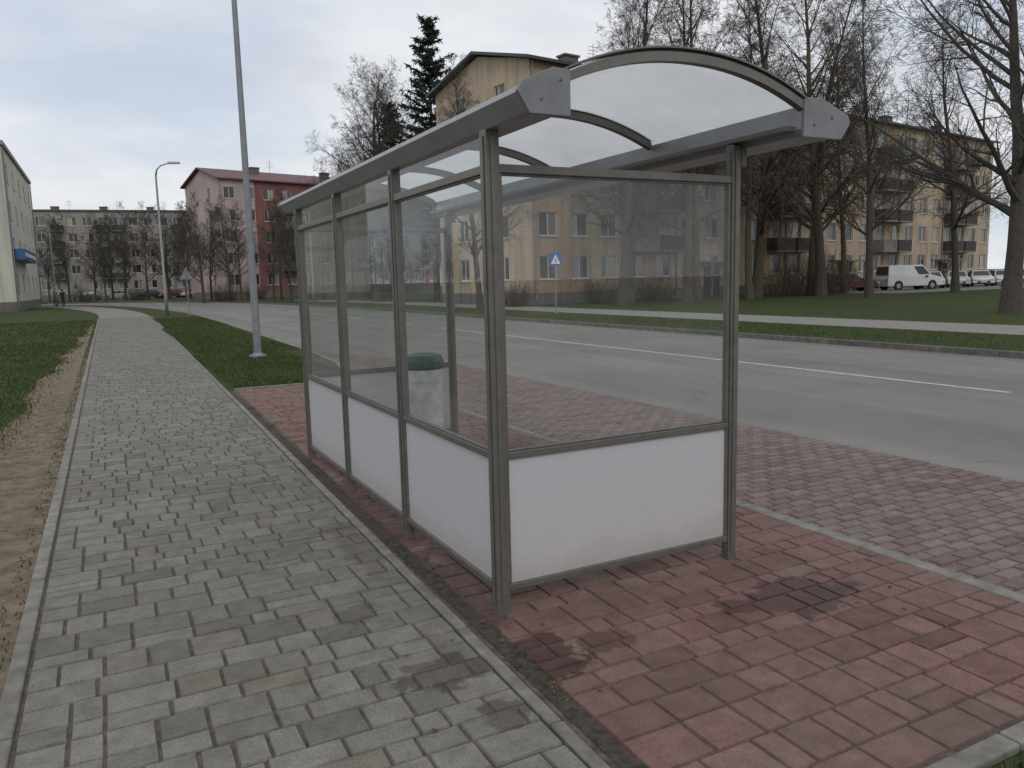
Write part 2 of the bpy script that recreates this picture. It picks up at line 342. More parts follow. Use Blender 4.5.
# ---------------------------------------------------------------- bus shelter
sh=empty('bus_shelter',(0,0,0))
X0,X1=1.584,3.03; YS=[3.25,4.56,5.87,7.18]
fr=MB(); gl=MB(); pn=MB()
def post(x,y,w=.036,zt=2.27,zb=-.02):
    fr.box(x-w,x+w,y-w,y+w,zb,zt)
    fr.box(x-w-.008,x-w,y-.012,y+.012,.05,zt-.03)
    fr.box(x-.012,x+.012,y-w-.008,y-w,.05,zt-.03)
for y in YS: post(X0,y,.034 if y<4 else .03)
for y in (YS[0],YS[-1]): post(X1,y,.028,2.28,-.03)
def frame_panel(p,q,axis,const):
    def B(mb,a,b,c0,c1,z0,z1):
        if axis=='y': mb.box(const+c0,const+c1,a,b,z0,z1)
        else: mb.box(a,b,const+c0,const+c1,z0,z1)
    for z0,z1 in ((.105,.14),(.755,.79),(2.08,2.12)):
        B(fr,p,q,-.022,.022,z0,z1)
    for z0,z1 in ((.14,.755),(.79,2.08)):
        B(fr,p,p+.018,-.018,.018,z0,z1); B(fr,q-.018,q,-.018,.018,z0,z1)
    B(pn,p+.018,q-.018,-.006,.006,.14,.755)
    B(fr,p+.018,q-.018,-.012,.012,.79,.800); B(fr,p+.018,q-.018,-.012,.012,2.070,2.08)
    if axis=='y':
        gl.quad([(const,p+.018,.80),(const,q-.018,.80),(const,q-.018,2.07),(const,p+.018,2.07)])
        gl.quad([(const,p+.002,2.12),(const,q-.002,2.12),(const,q-.002,2.25),(const,p+.002,2.25)])
    else:
        gl.quad([(p+.018,const,.80),(q-.018,const,.80),(q-.018,const,2.07),(p+.018,const,2.07)])
for i in range(3): frame_panel(YS[i]+(.034 if i==0 else .03),YS[i+1]-.03,'y',X0)
frame_panel(X0+.034,X1-.028,'x',YS[0]); frame_panel(X0+.03,X1-.028,'x',YS[-1])
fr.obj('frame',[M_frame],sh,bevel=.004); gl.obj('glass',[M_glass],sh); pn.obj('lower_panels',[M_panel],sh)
RY0,RY1=2.80,7.62
gt=MB(); fn=lambda p,t:(p[0],t,p[1])
gt.prism([(1.50,2.335),(1.555,2.262),(1.70,2.262),(1.72,2.30),(1.72,2.405),(1.66,2.425),(1.515,2.362)],fn,RY0+.012,RY1-.012)
gt.prism([(3.36,2.335),(3.345,2.36),(3.17,2.425),(3.08,2.405),(3.06,2.29),(3.08,2.262),(3.30,2.262)],fn,RY0+.012,RY1-.012)
gt.obj('gutters',[M_alu],sh,bevel=.003)
cp=MB()
for y0,y1 in ((RY0-.006,RY0+.012),(RY1-.012,RY1+.006)):
    cp.prism([(1.49,2.335),(1.545,2.25),(1.735,2.25),(1.735,2.435),(1.655,2.437),(1.505,2.37)],fn,y0,y1)
    cp.prism([(3.37,2.335),(3.355,2.37),(3.175,2.437),(3.05,2.435),(3.05,2.25),(3.31,2.25)],fn,y0,y1)
cp.obj('gutter_end_caps',[simple('end_cap_grey',(.19,.195,.205),.45,metal=.4,var=.15)],sh,bevel=.003)
bo=MB()
for xx,zz in ((1.60,2.31),(1.69,2.39),(3.12,2.31),(3.24,2.35)): bo.tube([(xx,RY0-.012,zz),(xx,RY0-.0065,zz)],[.006,.006],8)
bo.obj('bolts',[M_frame],sh)
az=lambda x:2.405+.15*(1-abs((x-2.38)/.68)**2.1)
rb=MB(); N=24
def rib(y0,y1,t0,t1):
    for i in range(N):
        xa=1.72+(3.08-1.72)*i/N; xb=1.72+(3.08-1.72)*(i+1)/N
        if i==N-1: xb=3.06
        rb.hexa([(xa,y0,az(xa)+t0),(xb,y0,az(xb)+t0),(xb,y1,az(xb)+t0),(xa,y1,az(xa)+t0),(xa,y0,az(xa)+t1),(xb,y0,az(xb)+t1),(xb,y1,az(xb)+t1),(xa,y1,az(xa)+t1)])
for k in range(5):
    y=RY0+.02+(RY1-RY0-.04)*k/4
    rib(y-.02,y+.02,-.03,.010)
    rib(y-.03,y+.03,.022,.03)
rb.obj('roof_ribs',[M_frame],sh)
rf=MB()
for i in range(N):
    xa=1.70+(3.10-1.70)*i/N; xb=1.70+(3.10-1.70)*(i+1)/N
    rf.quad([(xa,RY0+.005,az(xa)+.017),(xb,RY0+.005,az(xb)+.017),(xb,RY1-.005,az(xb)+.017),(xa,RY1-.005,az(xa)+.017)])
rf.obj('roof_sheet',[M_roof],sh,smooth=True)
tb=MB()
tb.box(X1-.03,X1+.045,RY0+.06,RY1-.06,2.285,2.31)
for y in (YS[0],YS[-1]):
    tb.box(X1+.033,X1+.07,y-.026,y+.026,2.17,2.2795)
tb.obj('brackets',[M_frame],sh,bevel=.003)
bn=empty('litter_bin',(2.42,6.4,0))
mb=MB(); mb.tube([(0,0,.28),(0,0,.30),(0,0,.86)],[.13,.155,.165],24); mb.tube([(0,0,.36),(0,0,.39)],[.162,.163],24); mb.tube([(0,0,.74),(0,0,.77)],[.168,.169],24); mb.obj('body',[simple('bin_grey',(.50,.51,.50),.5)],bn)
mb=MB(); mb.tube([(0,0,.85),(0,0,.87),(0,0,.92),(0,0,.97),(0,0,.985)],[.17,.18,.18,.15,.08],24); mb.obj('lid',[simple('green_paint',(.025,.07,.055),.45)],bn)
mb=MB(); mb.tube([(0,.2,0),(0,.2,.9)],[.022,.022],10); mb.tube([(0,.2,0),(0,.2,.012)],[.08,.08],12)
mb.box(-.03,.03,.14,.19,.45,.48);mb.box(-.03,.03,.14,.19,.68,.695); mb.obj('post',[M_frame],bn)

# ---------------------------------------------------------------- lamps, signs
lp=empty('lamp_post',(2.97,18.4,0))
mb=MB(); mb.tube([(0,0,-.02),(0,0,1.6),(0,0,10.5)],[.085,.08,.045],14); mb.tube([(0,0,-.02),(0,0,.05)],[.2,.19],14)
mb.tube([(0,0,.05),(0,0,.10)],[.12,.1],14)
for z in (7.95,8.03,2.4): mb.tube([(0,0,z),(0,0,z+.03)],[.085,.085],12)
mb.box(.05,.14,-.04,.04,7.9,8.1)
mb.tube([(0,0,10.4),(.1,0,10.8),(.5,0,11.05),(1.2,0,11.15)],[.04,.035,.03,.03],10)
mb.obj('pole',[M_galv],lp); mb=MB(); mb.hexa([(1.1,-.13,11.1),(1.75,-.1,11.14),(1.75,.1,11.14),(1.1,.13,11.1),(1.1,-.1,11.2),(1.75,-.06,11.2),(1.75,.06,11.2),(1.1,.1,11.2)]); mb.obj('lamp_head',[M_alu],lp,bevel=.02)
def street_lamp(x,y,rz=0,h=8.2):
    e=empty('street_lamp',(x,y,0),rz); mb=MB()
    mb.tube([(0,0,-.02),(0,0,1.5),(0,0,1.55),(0,0,h)],[.10,.10,.075,.055],12)
    mb.tube([(0,0,h),(.08,0,h+.35),(.3,0,h+.58),(.6,0,h+.7),(.8,0,h+.74)],[.055,.045,.04,.035,.035],10)
    mb.obj('pole',[M_galv],e,smooth=True)
    mb=MB(); mb.hexa([(.7,-.12,h+.70),(1.4,-.14,h+.74),(1.4,.14,h+.74),(.7,.12,h+.70),(.7,-.08,h+.82),(1.35,-.08,h+.86),(1.35,.08,h+.86),(.7,.08,h+.86)]); mb.obj('lamp_head',[M_alu],e,bevel=.03)
street_lamp(3.2,51.5); street_lamp(-4.5,92,.6); street_lamp(16.4,70,math.pi)
def sign(x,y,rz,kind,h=2.3,s=.6):
    e=empty('traffic_sign' if kind!='ped' else 'pedestrian_crossing_sign',(x,y,0),rz); mb=MB()
    mb.tube([(0,0,-.02),(0,0,h+s)],[.03,.03],10); mb.tube([(0,0,-.02),(0,0,.03)],[.09,.09],10); mb.obj('pole',[M_galv],e)
    if kind=='ped':
        mb=MB(); mb.box(-s/2,s/2,-.045,-.032,h,h+s); mb.obj('plate',[M_blue],e)
        mb=MB(); mb.prism([(-s*.38,h+s*.14),(s*.38,h+s*.14),(0,h+s*.86)],lambda p,t:(p[0],t,p[1]),-.049,-.0452); mb.obj('triangle',[M_swhite],e)
        mb=MB(); Y0,Y1=-.053,-.0492; f=lambda p,t:(p[0]*s,t,h+p[1]*s)
        for pr in ([(-.03,.36),(.035,.36),(.03,.52),(-.02,.52)],[(-.03,.36),(.0,.36),(-.08,.18),(-.11,.18)],[(.0,.362),(.035,.362),(.11,.18),(.08,.18)],[(.031,.5),(.10,.40),(.085,.385),(.032,.46)],[(-.021,.5),(-.09,.40),(-.075,.385),(-.025,.46)],[(-.025,.54),(.025,.54),(.03,.575),(0,.6),(-.03,.575)]): mb.prism(pr,f,Y0,Y1)
        mb.obj('walking_figure',[M_black],e)
    elif kind=='tri':
        mb=MB(); f=lambda p,t:(p[0],t,p[1]); mb.prism([(-.4,h),(.4,h),(0,h+.7)],f,.032,.045); mb.obj('plate',[M_galv],e)
        mb=MB(); mb.prism([(-.39,h+.005),(.39,h+.005),(0,h+.69)],f,.0452,.049); mb.obj('face',[simple('sign_red',(.5,.02,.02),.4)],e)
        mb=MB(); mb.prism([(-.28,h+.07),(.28,h+.07),(0,h+.56)],f,.0492,.053); mb.obj('inner',[simple('sign_yellow',(.7,.6,.1),.4)],e)
sign(18.6,31.5,-.3,'ped',2.2,.6)
sign(4.35,50.5,.1,'tri',2.1); sign(-2.4,84,0,'tri',2.2)

# ---------------------------------------------------------------- buildings
def building(name,x,y,rz,L,D,floors,fh,base,wall,roofmat,bays,balc=(),accent=None,accbays=(),ridge=2.2,side_w=(3,),ww=1.5,wh=1.5,entr=(),overhang=.5,chim=5,balmat=None,flat=False):
    e=empty(name,(x,y,-.02),rz); H=base+floors*fh+.5
    w=MB();g=MB();f=MB()
    def fac(fmap,Lf,centers,ww,acc=()):
        us=[0]
        for c in centers: us+= [c-ww/2,c+ww/2]
        us.append(Lf); zs=[0]
        for j in range(floors): zs+=[base+j*fh+.85,base+j*fh+.85+wh]
        zs.append(H)
        bw=Lf/max(1,len(centers))
        for i in range(len(us)-1):
            for j in range(len(zs)-1):
                u0,u1,z0,z1=us[i],us[i+1],zs[j],zs[j+1]
                isw=(i%2==1 and j%2==1)
                bay=int(((u0+u1)/2)/bw); mi=1 if (bay in acc) else 0
                if not isw:
                    if z0==0:
                        w.quad([fmap(u0,0,0),fmap(u1,0,0),fmap(u1,base,0),fmap(u0,base,0)],2); z0=base
                    w.quad([fmap(u0,z0,0),fmap(u1,z0,0),fmap(u1,z1,0),fmap(u0,z1,0)],mi); continue
                d=.16
                for a,b in (((u0,z0),(u1,z0)),((u1,z0),(u1,z1)),((u1,z1),(u0,z1)),((u0,z1),(u0,z0))):
                    w.quad([fmap(a[0],a[1],0),fmap(b[0],b[1],0),fmap(b[0],b[1],d),fmap(a[0],a[1],d)],mi)
                t=.07; um=u0+(u1-u0)*(.5 if (i+j)%3 else .36)
                def fb(a0,a1,b0,b1,d0=.09,d1=.15):
                    f.hexa([fmap(a0,b0,d0),fmap(a1,b0,d0),fmap(a1,b0,d1),fmap(a0,b0,d1),fmap(a0,b1,d0),fmap(a1,b1,d0),fmap(a1,b1,d1),fmap(a0,b1,d1)])
                fb(u0,u0+t,z0,z1);fb(u1-t,u1,z0,z1);fb(u0+t,u1-t,z0,z0+t);fb(u0+t,u1-t,z1-t,z1);fb(um-.04,um+.04,z0+t,z1-t)
                fb(u0-.05,u1+.05,z0-.06,z0-.004,-.08,-.004)
                g.quad([fmap(u0+t,z0+t,.12),fmap(um-.04,z0+t,.12),fmap(um-.04,z1-t,.12),fmap(u0+t,z1-t,.12)])
                g.quad([fmap(um+.04,z0+t,.12),fmap(u1-t,z0+t,.12),fmap(u1-t,z1-t,.12),fmap(um+.04,z1-t,.12)])
    cs=[(i+.5)*L/bays for i in range(bays)]
    fac(lambda u,z,d:(u,d,z),L,cs,ww,acc=accbays)
    fac(lambda u,z,d:(L-u,D-d,z),L,cs,ww,acc=accbays)
    fac(lambda u,z,d:(d,D-u,z),D,[c for c in side_w],1.2)
    fac(lambda u,z,d:(L-d,u,z),D,[c for c in side_w],1.2)
    rr=ridge
    if not flat:
        for xx in (0,L): w.quad([(xx,0,H),(xx,D,H),(xx,D/2,H+rr*.93)],0)
    w.obj('walls',[wall,accent or wall,M_plinth],e); g.obj('windows',[M_wgl],e); f.obj('window_frames',[M_wfr],e)
    r=MB(); o=overhang
    if flat:
        r.box(-o*.4,L+o*.4,-o*.4,D+o*.4,H+.004,H+.35)
    else:
        k=rr/(D/2); zo=H-k*o+.02
        for s in (0,1):
            ya,yb=(-o,D/2) if s==0 else (D+o,D/2)
            r.hexa([(-o,ya,zo),(L+o,ya,zo),(L+o,yb,H+rr),(-o,yb,H+rr),(-o,ya,zo+.18),(L+o,ya,zo+.18),(L+o,yb,H+rr+.18),(-o,yb,H+rr+.18)])
    r.obj('roof',[roofmat],e)
    c=MB()
    for i in range(chim):
        u=(i+.6)*L/chim; zz=H+ (rr*.75 if not flat else .3)
        c.box(u,u+1.2,D*.36,D*.36+.8,zz-1,zz+.9); c.box(u-.1,u+1.3,D*.36-.1,D*.36+.9,zz+.9,zz+1.02)
        c.tube([(u+3,D*.4,zz-.6),(u+3,D*.4,zz+2.2)],[.03,.02],6)
        for q in range(4): c.box(u+2.4+q*.06,u+3.6-q*.06,D*.4-.012,D*.4+.012,zz+1.2+q*.25,zz+1.225+q*.25)
    if chim: c.obj('chimneys',[M_brick],e)
    b=MB()
    for i in balc:
        u0=i*L/bays+.15; u1=(i+1)*L/bays-.15
        for j in range(1,floors):
            z=base+j*fh-.05
            b.box(u0,u1,-1.1,-.004,z-.14,z,1); mi=0 if (i*7+j*3)%4 else 1
            b.box(u0,u1,-1.1,-1.05,z+.003,z+1.0,mi); b.box(u0,u0+.05,-1.049,-.004,z+.003,z+1.0,mi); b.box(u1-.05,u1,-1.049,-.004,z+.003,z+1.0,mi)
    if balc: b.obj('balconies',[balmat or M_balc,M_balg],e)
    d=MB()
    for u in entr:
        d.box(u-.9,u+.9,-.03,-.004,0,2.3,0); d.box(u-1.5,u+1.5,-1.3,-.004,2.5,2.65,1); d.box(u-1.4,u-1.28,-1.2,-1.08,0,2.5,1); d.box(u+1.28,u+1.4,-1.2,-1.08,0,2.5,1)
    if entr: d.obj('entrance_doors',[M_balc,M_balg],e)
    p=MB()
    for i in range(0,bays+1,5):
        u=min(max(i*L/bays,.2),L-.2); p.tube([(u,-.09,.3),(u,-.09,H-.1)],[.06,.06],8)
    p.obj('downpipes',[M_galv],e)
    return e
building('apartment_building',24.1,43.6,R(8.6),63,11.2,5,2.75,.75,M_beige,M_roofd,24,balc=(3,4,9,10,15,16,20,21),accent=M_orange,accbays=(0,1,3,4,9,10,15,16,20,21),ridge=1.5,side_w=(3.2,8.0),entr=(17.1,35,53),chim=6)
building('apartment_building.001',14.4,111.5,R(14),44,12.5,5,2.9,.9,M_pink,M_roofr,16,balc=(3,7,11),accent=M_redw,accbays=(2,3,4,5,6,8,9,10,11,12),ridge=1.9,side_w=(3.5,9),chim=4,balmat=M_balg)
building('apartment_building.002',-13,164,R(-8),40,12,5,2.85,.9,M_grayw,M_roofd,16,balc=(2,5,6,10,13),ridge=.6,side_w=(3.5,8.5),chim=5,flat=True)
b4=building('commercial_building',-6.6,77,R(90),27,14,4,3.05,.8,M_yel,M_grayw,5,side_w=(),chim=0,flat=True,ww=1.2)
mb=MB(); mb.box(.5,12,-.9,-.02,4.3,5.2); mb.obj('awning',[simple('awning_blue',(.03,.09,.24),.5)],b4)
mb=MB(); mb.box(.6,11.9,-.93,-.903,4.6,4.9); mb.obj('awning_stripe',[M_swhite],b4)

# ---------------------------------------------------------------- trees
def tree_mesh(seed,H,tr,c0=.22,spread=1.0,droop=0.0,nb=26,levels=4,dens=1.0,lean=0,mat=M_bark):
    rnd=random.Random(seed); mb=MB(); SEG=[12,7,5,3,2]; SD=[10,6,4,3,3]; WOB=[.05,.13,.2,.25,.3]
    def rv(): return Vector((rnd.gauss(0,1),rnd.gauss(0,1),rnd.gauss(0,1)))
    def br(p,d,L,r,lev):
        n=SEG[lev]; pts=[p.copy()]; rr=[r]; tip=.12 if lev else .10
        for i in range(n):
            up=.05 if lev<2 else (-droop*.22 if droop else .03)
            d=(d+rv()*WOB[lev]*.6+Vector((0,0,up))).normalized()
            p=p+d*(L/n); pts.append(p.copy()); rr.append(max(.0065,r*(1-(i+1)/n*(1-tip))))
        if lev==0: rr[0]*=1.35
        mb.tube(pts,rr,SD[lev],0,False)
        if lev>=levels: return
        cnt=[nb,9,8,6][lev]; cnt=max(2,int(cnt*dens*(1 if lev==0 else (.65+.6*rnd.random()))))
        for k in range(cnt):
            t=(c0+(1-c0)*((k+rnd.random())/cnt)) if lev==0 else (.15+.85*((k+rnd.random())/cnt))
            f=t*n; i=min(n-1,int(f)); q=pts[i].lerp(pts[i+1],f-i); rq=rr[i]+(rr[i+1]-rr[i])*(f-i)
            ax=(pts[i+1]-pts[i]).normalized(); perp=ax.cross(rv()).normalized()
            if lev==0:
                ang=R(68-42*t+rnd.uniform(-10,10)); l=H*.40*spread*(1.05-.72*t)*rnd.uniform(.75,1.2)
            else:
                ang=R(rnd.uniform(28,60)); l=L*[0,.5,.5,.52][lev]*(1.15-.6*t)*rnd.uniform(.7,1.25)
            dd=(ax*math.cos(ang)+perp*math.sin(ang)).normalized()
            br(q,dd,l,rq*[.5,.55,.6,.6][lev],lev+1)
    br(Vector((0,0,-.1)),Vector((lean,0,1)).normalized(),H,tr,0)
    return mb.mesh('bare_tree_mesh',[mat])
T=[tree_mesh(11,14,.30,.2,1.25,0,26),
   tree_mesh(12,19,.30,.18,.9,.9,36,mat=M_bark2),
   tree_mesh(13,17,.24,.2,.9,.1,28),
   tree_mesh(14,17,.22,.3,.8,.5,26,lean=.08,mat=M_bark2),
   tree_mesh(15,11,.17,.22,1.1,0,22)]
TL=tree_mesh(21,10,.16,.12,1.2,0,18,levels=3,dens=.9)
def tree(i,x,y,s=1,rz=0,name='bare_tree'):
    o=bpy.data.objects.new(name,T[i]); o.location=(x,y,0); o.scale=(s,s,s); o.rotation_euler=(0,0,rz); scn.collection.objects.link(o)
for a in [(0,29.3,17,1.08,.5),(1,44,38.5,1.2,0),(3,36.5,37.5,1.08,1.2),(2,31.6,37.7,1.12,2),(2,26.3,37,1.12,4),(3,50,41.5,1.0,3),(2,53.5,35,1.08,.3),
          (2,18.9,40.5,.72,1),(1,39.5,40,1.15,2.2),(1,46,41,1.12,4.4),(3,66,39,.9,5),(2,29,40,1.0,5.2),(3,33.5,39,1.15,3.3),(0,47,24,.8,2.7),(2,62,31,1.05,1.9),(2,42,33,1.0,1.1),
          (0,21,66,1.2,2.5),(0,24,70,1.3,.4),(0,22.5,64,1.05,4.4),(2,19.2,80,.72,3.6),(3,20.5,74,.75,1),
          (4,9.4,91,.9,0),(4,12.6,86,.8,1),(4,15.2,82,.8,2),(4,8.5,100,.9,4),(4,13,97,.95,5),(0,24,97,.8,4.3),
          (4,17.5,90,.95,3.2),(4,10.8,96,.9,2.6),(4,21,88,1.0,.9),(4,25,92,1.2,2.9),(0,30,105,.9,1.9),(0,27,99,.9,5),(0,36,108,1.0,.2),(0,42,104,1.0,2.8),(4,33,95,1.1,4),
          (4,-4.7,131.6,1.05,0),(4,-1.3,130,1.0,2),(4,2.6,128,1.1,3),(4,5.5,126.5,1.1,4),(4,-9,134,1.1,5),(0,8.5,128,.85,5.5),(4,1,136,1.1,1.5),(4,-12,140,1.0,2.2),(4,0,123,.8,.7),(4,-7,127,.8,3.1),(4,11,124,1.0,1.2),(0,14,131,.9,3.9),
          (1,21.6,62,.7,1.1),(2,15.5,75,.55,2.1)]:
    tree(*a)
def shrub(x,y,s,seed):
    rnd=random.Random(seed); mb=MB()
    for i in range(170):
        a=rnd.uniform(0,6.28); q=rnd.random()**.5; p=Vector((math.cos(a)*q*s*.5,math.sin(a)*q*s*.5,0)); d=Vector((math.cos(a)*.5*q+rnd.gauss(0,.2),math.sin(a)*.5*q+rnd.gauss(0,.2),1)).normalized()
        pts=[p];L=s*rnd.uniform(.6,1.1)
        for k in range(4):
            d=(d+Vector((rnd.gauss(0,.12),rnd.gauss(0,.12),rnd.gauss(0,.1)))).normalized(); pts.append(pts[-1]+d*L/4)
        mb.tube(pts,[.014,.012,.01,.008,.005],3,0,False)
        for k in range(3):
            q2=pts[2+k%3]; mb.tube([q2,q2+Vector((rnd.gauss(0,.3),rnd.gauss(0,.3),rnd.uniform(.1,.5)))*s*.35],[.007,.004],3,0,False)
    o=mb.obj('shrub',[M_bark2]); o.location=(x,y,-.02)
for i,(x,y,s) in enumerate([(45.5,40.5,3.4),(43,41,2.6),(28,41.8,1.6),(33,42.5,1.8),(22,42,1.5),(49,42,2.4),(12,94,2.2),(16,98,2.2),(-3,127,2.2),(4,125,2),(20,84,2.4),(24,86,2.6),(28,90,2.6),(24,75,2.2),(31,93,2.6),(35,98,2.8)]): shrub(x,y,s,i)
def conifer(x,y,H,seed,wf=.2):
    rnd=random.Random(seed); e=empty('spruce_tree',(x,y,0)); t=MB(); n=MB()
    t.tube([(0,0,-.1),(.1,0,H*.5),(0,.1,H)],[.32,.2,.02],8)
    z=H*.18
    while z<H*.99:
        fz=(z-H*.18)/(H*.82); L=(1-fz)**.75*H*wf*rnd.uniform(.6,1.25)+.25
        for k in range(rnd.randint(6,8)):
            a=rnd.uniform(0,6.28); l=L*rnd.uniform(.5,1.25); dr=-.25+.5*fz
            pts=[Vector((math.cos(a)*l*u,math.sin(a)*l*u,z+l*(dr*u+.22*u*u))) for u in (0,.35,.7,1)]
            t.tube(pts,[.035,.028,.018,.01],4,0,False)
            for q in range(int(20+l*30)):
                u=rnd.uniform(.12,1.0); b=Vector((math.cos(a)*l*u,math.sin(a)*l*u,z+l*(dr*u+.22*u*u)))
                s=rnd.uniform(.12,.28); dv=Vector((rnd.gauss(0,1),rnd.gauss(0,1),rnd.gauss(-.5,.7))).normalized()*s*1.7; w=dv.cross(Vector((rnd.gauss(0,1),rnd.gauss(0,1),rnd.gauss(0,1)))).normalized()*s*.26
                n.quad([b-w,b+w,b+dv+w*.4,b+dv-w*.4])
        z+=H*.022*rnd.uniform(.8,1.3)
    t.obj('trunk',[M_bark],e); n.obj('needles',[M_needle],e)
conifer(26.3,65.4,24.2,3,.21); conifer(23.6,68.5,17.5,5)
dt=empty('distant_trees'); rnd=random.Random(6)
for i in range(190):
    o=bpy.data.objects.new('tree_clump',TL); scn.collection.objects.link(o); o.parent=dt
    s=rnd.uniform(.9,1.6); o.location=(rnd.uniform(-110,170),rnd.uniform(172,225),0); o.scale=(s,s,s); o.rotation_euler=(0,0,rnd.uniform(0,6.28))

# ---------------------------------------------------------------- vehicles
def paint(name,c):
    m,t,b=newmat(name); b.inputs['Base Color'].default_value=(*c,1); b.inputs['Coat Weight'].default_value=.5
    n=noise(t,3,5); r=ramp(t,n.outputs[0],[(.3,.25),(.7,.45)]); lnk(t,r.outputs[0],b.inputs['Roughness']); return m
M_cgl,tt,bb=newmat('car_glass'); bb.inputs['Base Color'].default_value=(.02,.025,.03,1); bb.inputs['Roughness'].default_value=.05
M_lamp,tt,bb=newmat('car_lamp'); bb.inputs['Base Color'].default_value=(.7,.7,.7,1); bb.inputs['Roughness'].default_value=.1
M_tail,tt,bb=newmat('car_tail_lamp'); bb.inputs['Base Color'].default_value=(.35,.01,.01,1); bb.inputs['Roughness'].default_value=.2
M_hub,tt,bb=newmat('car_hub'); bb.inputs['Base Color'].default_value=(.35,.35,.36,1); bb.inputs['Metallic'].default_value=.7; bb.inputs['Roughness'].default_value=.35
def car(name,x,y,rz,col,van=False,L=4.3,z=0):
    e=empty(name,(x,y,z),rz); P=paint(name+'_paint',col); k=L/4.3; W=.88
    fy=lambda p,t:(t,p[0]*k,p[1])
    b=MB()
    if van: low=[(-2.15,.28),(-2.17,.8),(-2.1,1.05),(.9,1.07),(1.35,1.06),(1.95,.93),(2.15,.7),(2.15,.28)]
    else: low=[(-2.12,.28),(-2.15,.7),(-2.02,.9),(-1.3,.94),(.95,.93),(1.85,.80),(2.12,.62),(2.14,.28)]
    b.prism(low,fy,-W,W); o=b.obj('body',[P],e,bevel=.06)
    if van: g0=[(-2.1,1.04),(1.33,1.04)]; g1=[(-2.02,1.84),(.62,1.84)]; w0,w1=.86,.74
    else: g0=[(-1.75,.92),(1.05,.92)]; g1=[(-1.15,1.43),(.25,1.43)]; w0,w1=.82,.62
    b=MB(); y0,y1=g0[0][0]*k,g0[1][0]*k; Y0,Y1=g1[0][0]*k,g1[1][0]*k; z0,z1=g0[0][1],g1[0][1]
    b.hexa([(-w0,y0,z0),(w0,y0,z0),(w0,y1,z0),(-w0,y1,z0),(-w1,Y0,z1),(w1,Y0,z1),(w1,Y1,z1),(-w1,Y1,z1)]); b.obj('cabin',[P],e,bevel=.05)
    g=MB()
    def side(sx,u0,u1,a=.12,c=.86):
        def P_(u,v):
            yy0=y0+(y1-y0)*u; yy1=Y0+(Y1-Y0)*u; ww=w0+(w1-w0)*v+.012
            return (sx*ww,yy0+(yy1-yy0)*v,z0+(z1-z0)*v)
        g.quad([P_(u0,a),P_(u1,a),P_(u1,c),P_(u0,c)])
    for sx in (-1,1):
        if van: side(sx,.70,.96)
        else: side(sx,.08,.28);side(sx,.31,.60);side(sx,.63,.93)
    def endw(yb,yt,s):
        def P_(u,v):
            ww=(w0+(w1-w0)*v)*.88; return (u*ww,yb+(yt-yb)*v+s*.012,z0+(z1-z0)*v+.006)
        g.quad([P_(-1,.1),P_(1,.1),P_(1,.88),P_(-1,.88)])
    endw(y1,Y1,1)
    endw(y0,Y0,-1)
    g.obj('windows',[M_cgl],e)
    t=MB();h=MB()
    for sx in (-1,1):
        for yy in (-1.32*k,1.33*k):
            t.tube([(sx*(W-.17),yy,.31),(sx*(W+.012),yy,.31)],[.31,.31],22); h.tube([(sx*(W+.0),yy,.31),(sx*(W+.02),yy,.31)],[.19,.17],16)
            t.tube([(sx*(W-.1),yy,.34),(sx*(W+.004),yy,.34)],[.37,.37],22)  # dark disc proud of the body stands in for the shaded wheel arch
    t.obj('tyres_and_arch_shade',[M_rub],e); h.obj('hubs',[M_hub],e)
    l=MB()
    for sx in (-1,1): l.box(sx*.68-.16,sx*.68+.16,2.06*k,2.16*k+.01,.58,.72)
    l.obj('headlamps',[M_lamp],e,bevel=.02)
    l=MB()
    for sx in (-1,1): l.box(sx*.74-.09,sx*.74+.09,-2.17*k,-2.08*k,.62,.85)
    l.obj('tail_lamps',[M_tail],e,bevel=.02)
    l=MB(); l.box(-.5,.5,2.1*k,2.15*k+.012,.34,.5); l.box(-.8,.8,2.1*k,2.15*k+.01,.22,.30)
    for sx in (-1,1): l.box(sx*.97-.08,sx*.97+.08,.75*k,.88*k,.92,1.04)
    l.obj('trim',[M_rub],e,bevel=.01)
    l=MB(); l.box(-.26,.26,2.15*k+.0125,2.15*k+.022,.37,.47); l.obj('number_plate',[M_swhite],e)
    return e
v_=car('parked_van',59.4,43.0,R(-108),(.62,.62,.61),True,4.6); v_.scale=(1.08,1.08,1.1)
car('parked_car',54.2,44.6,R(-120),(.08,.015,.02),False,4.2)
car('parked_car.001',56.4,47.6,R(-95),(.02,.02,.025),False,4.2)
for i,(x,c) in enumerate([(64.8,(.6,.6,.6)),(68.2,(.58,.58,.59)),(71.6,(.6,.6,.6)),(75.0,(.55,.56,.57)),(78.4,(.05,.06,.09)),(81.5,(.5,.5,.5))]):
    car('parked_car.%03d'%(i+2),x,44.6,R(128+i*2),c,False,4.3)
for i,(x,y,c) in enumerate([(-2.5,146,(.1,.13,.2)),(1.5,146,(.3,.32,.35)),(6.5,145,(.03,.05,.1)),(10,144.5,(.15,.04,.04)),(13.5,144,(.5,.5,.5))]):
    car('parked_car.%03d'%(i+9),x,y,R(80+9*i),c,False,4.3)

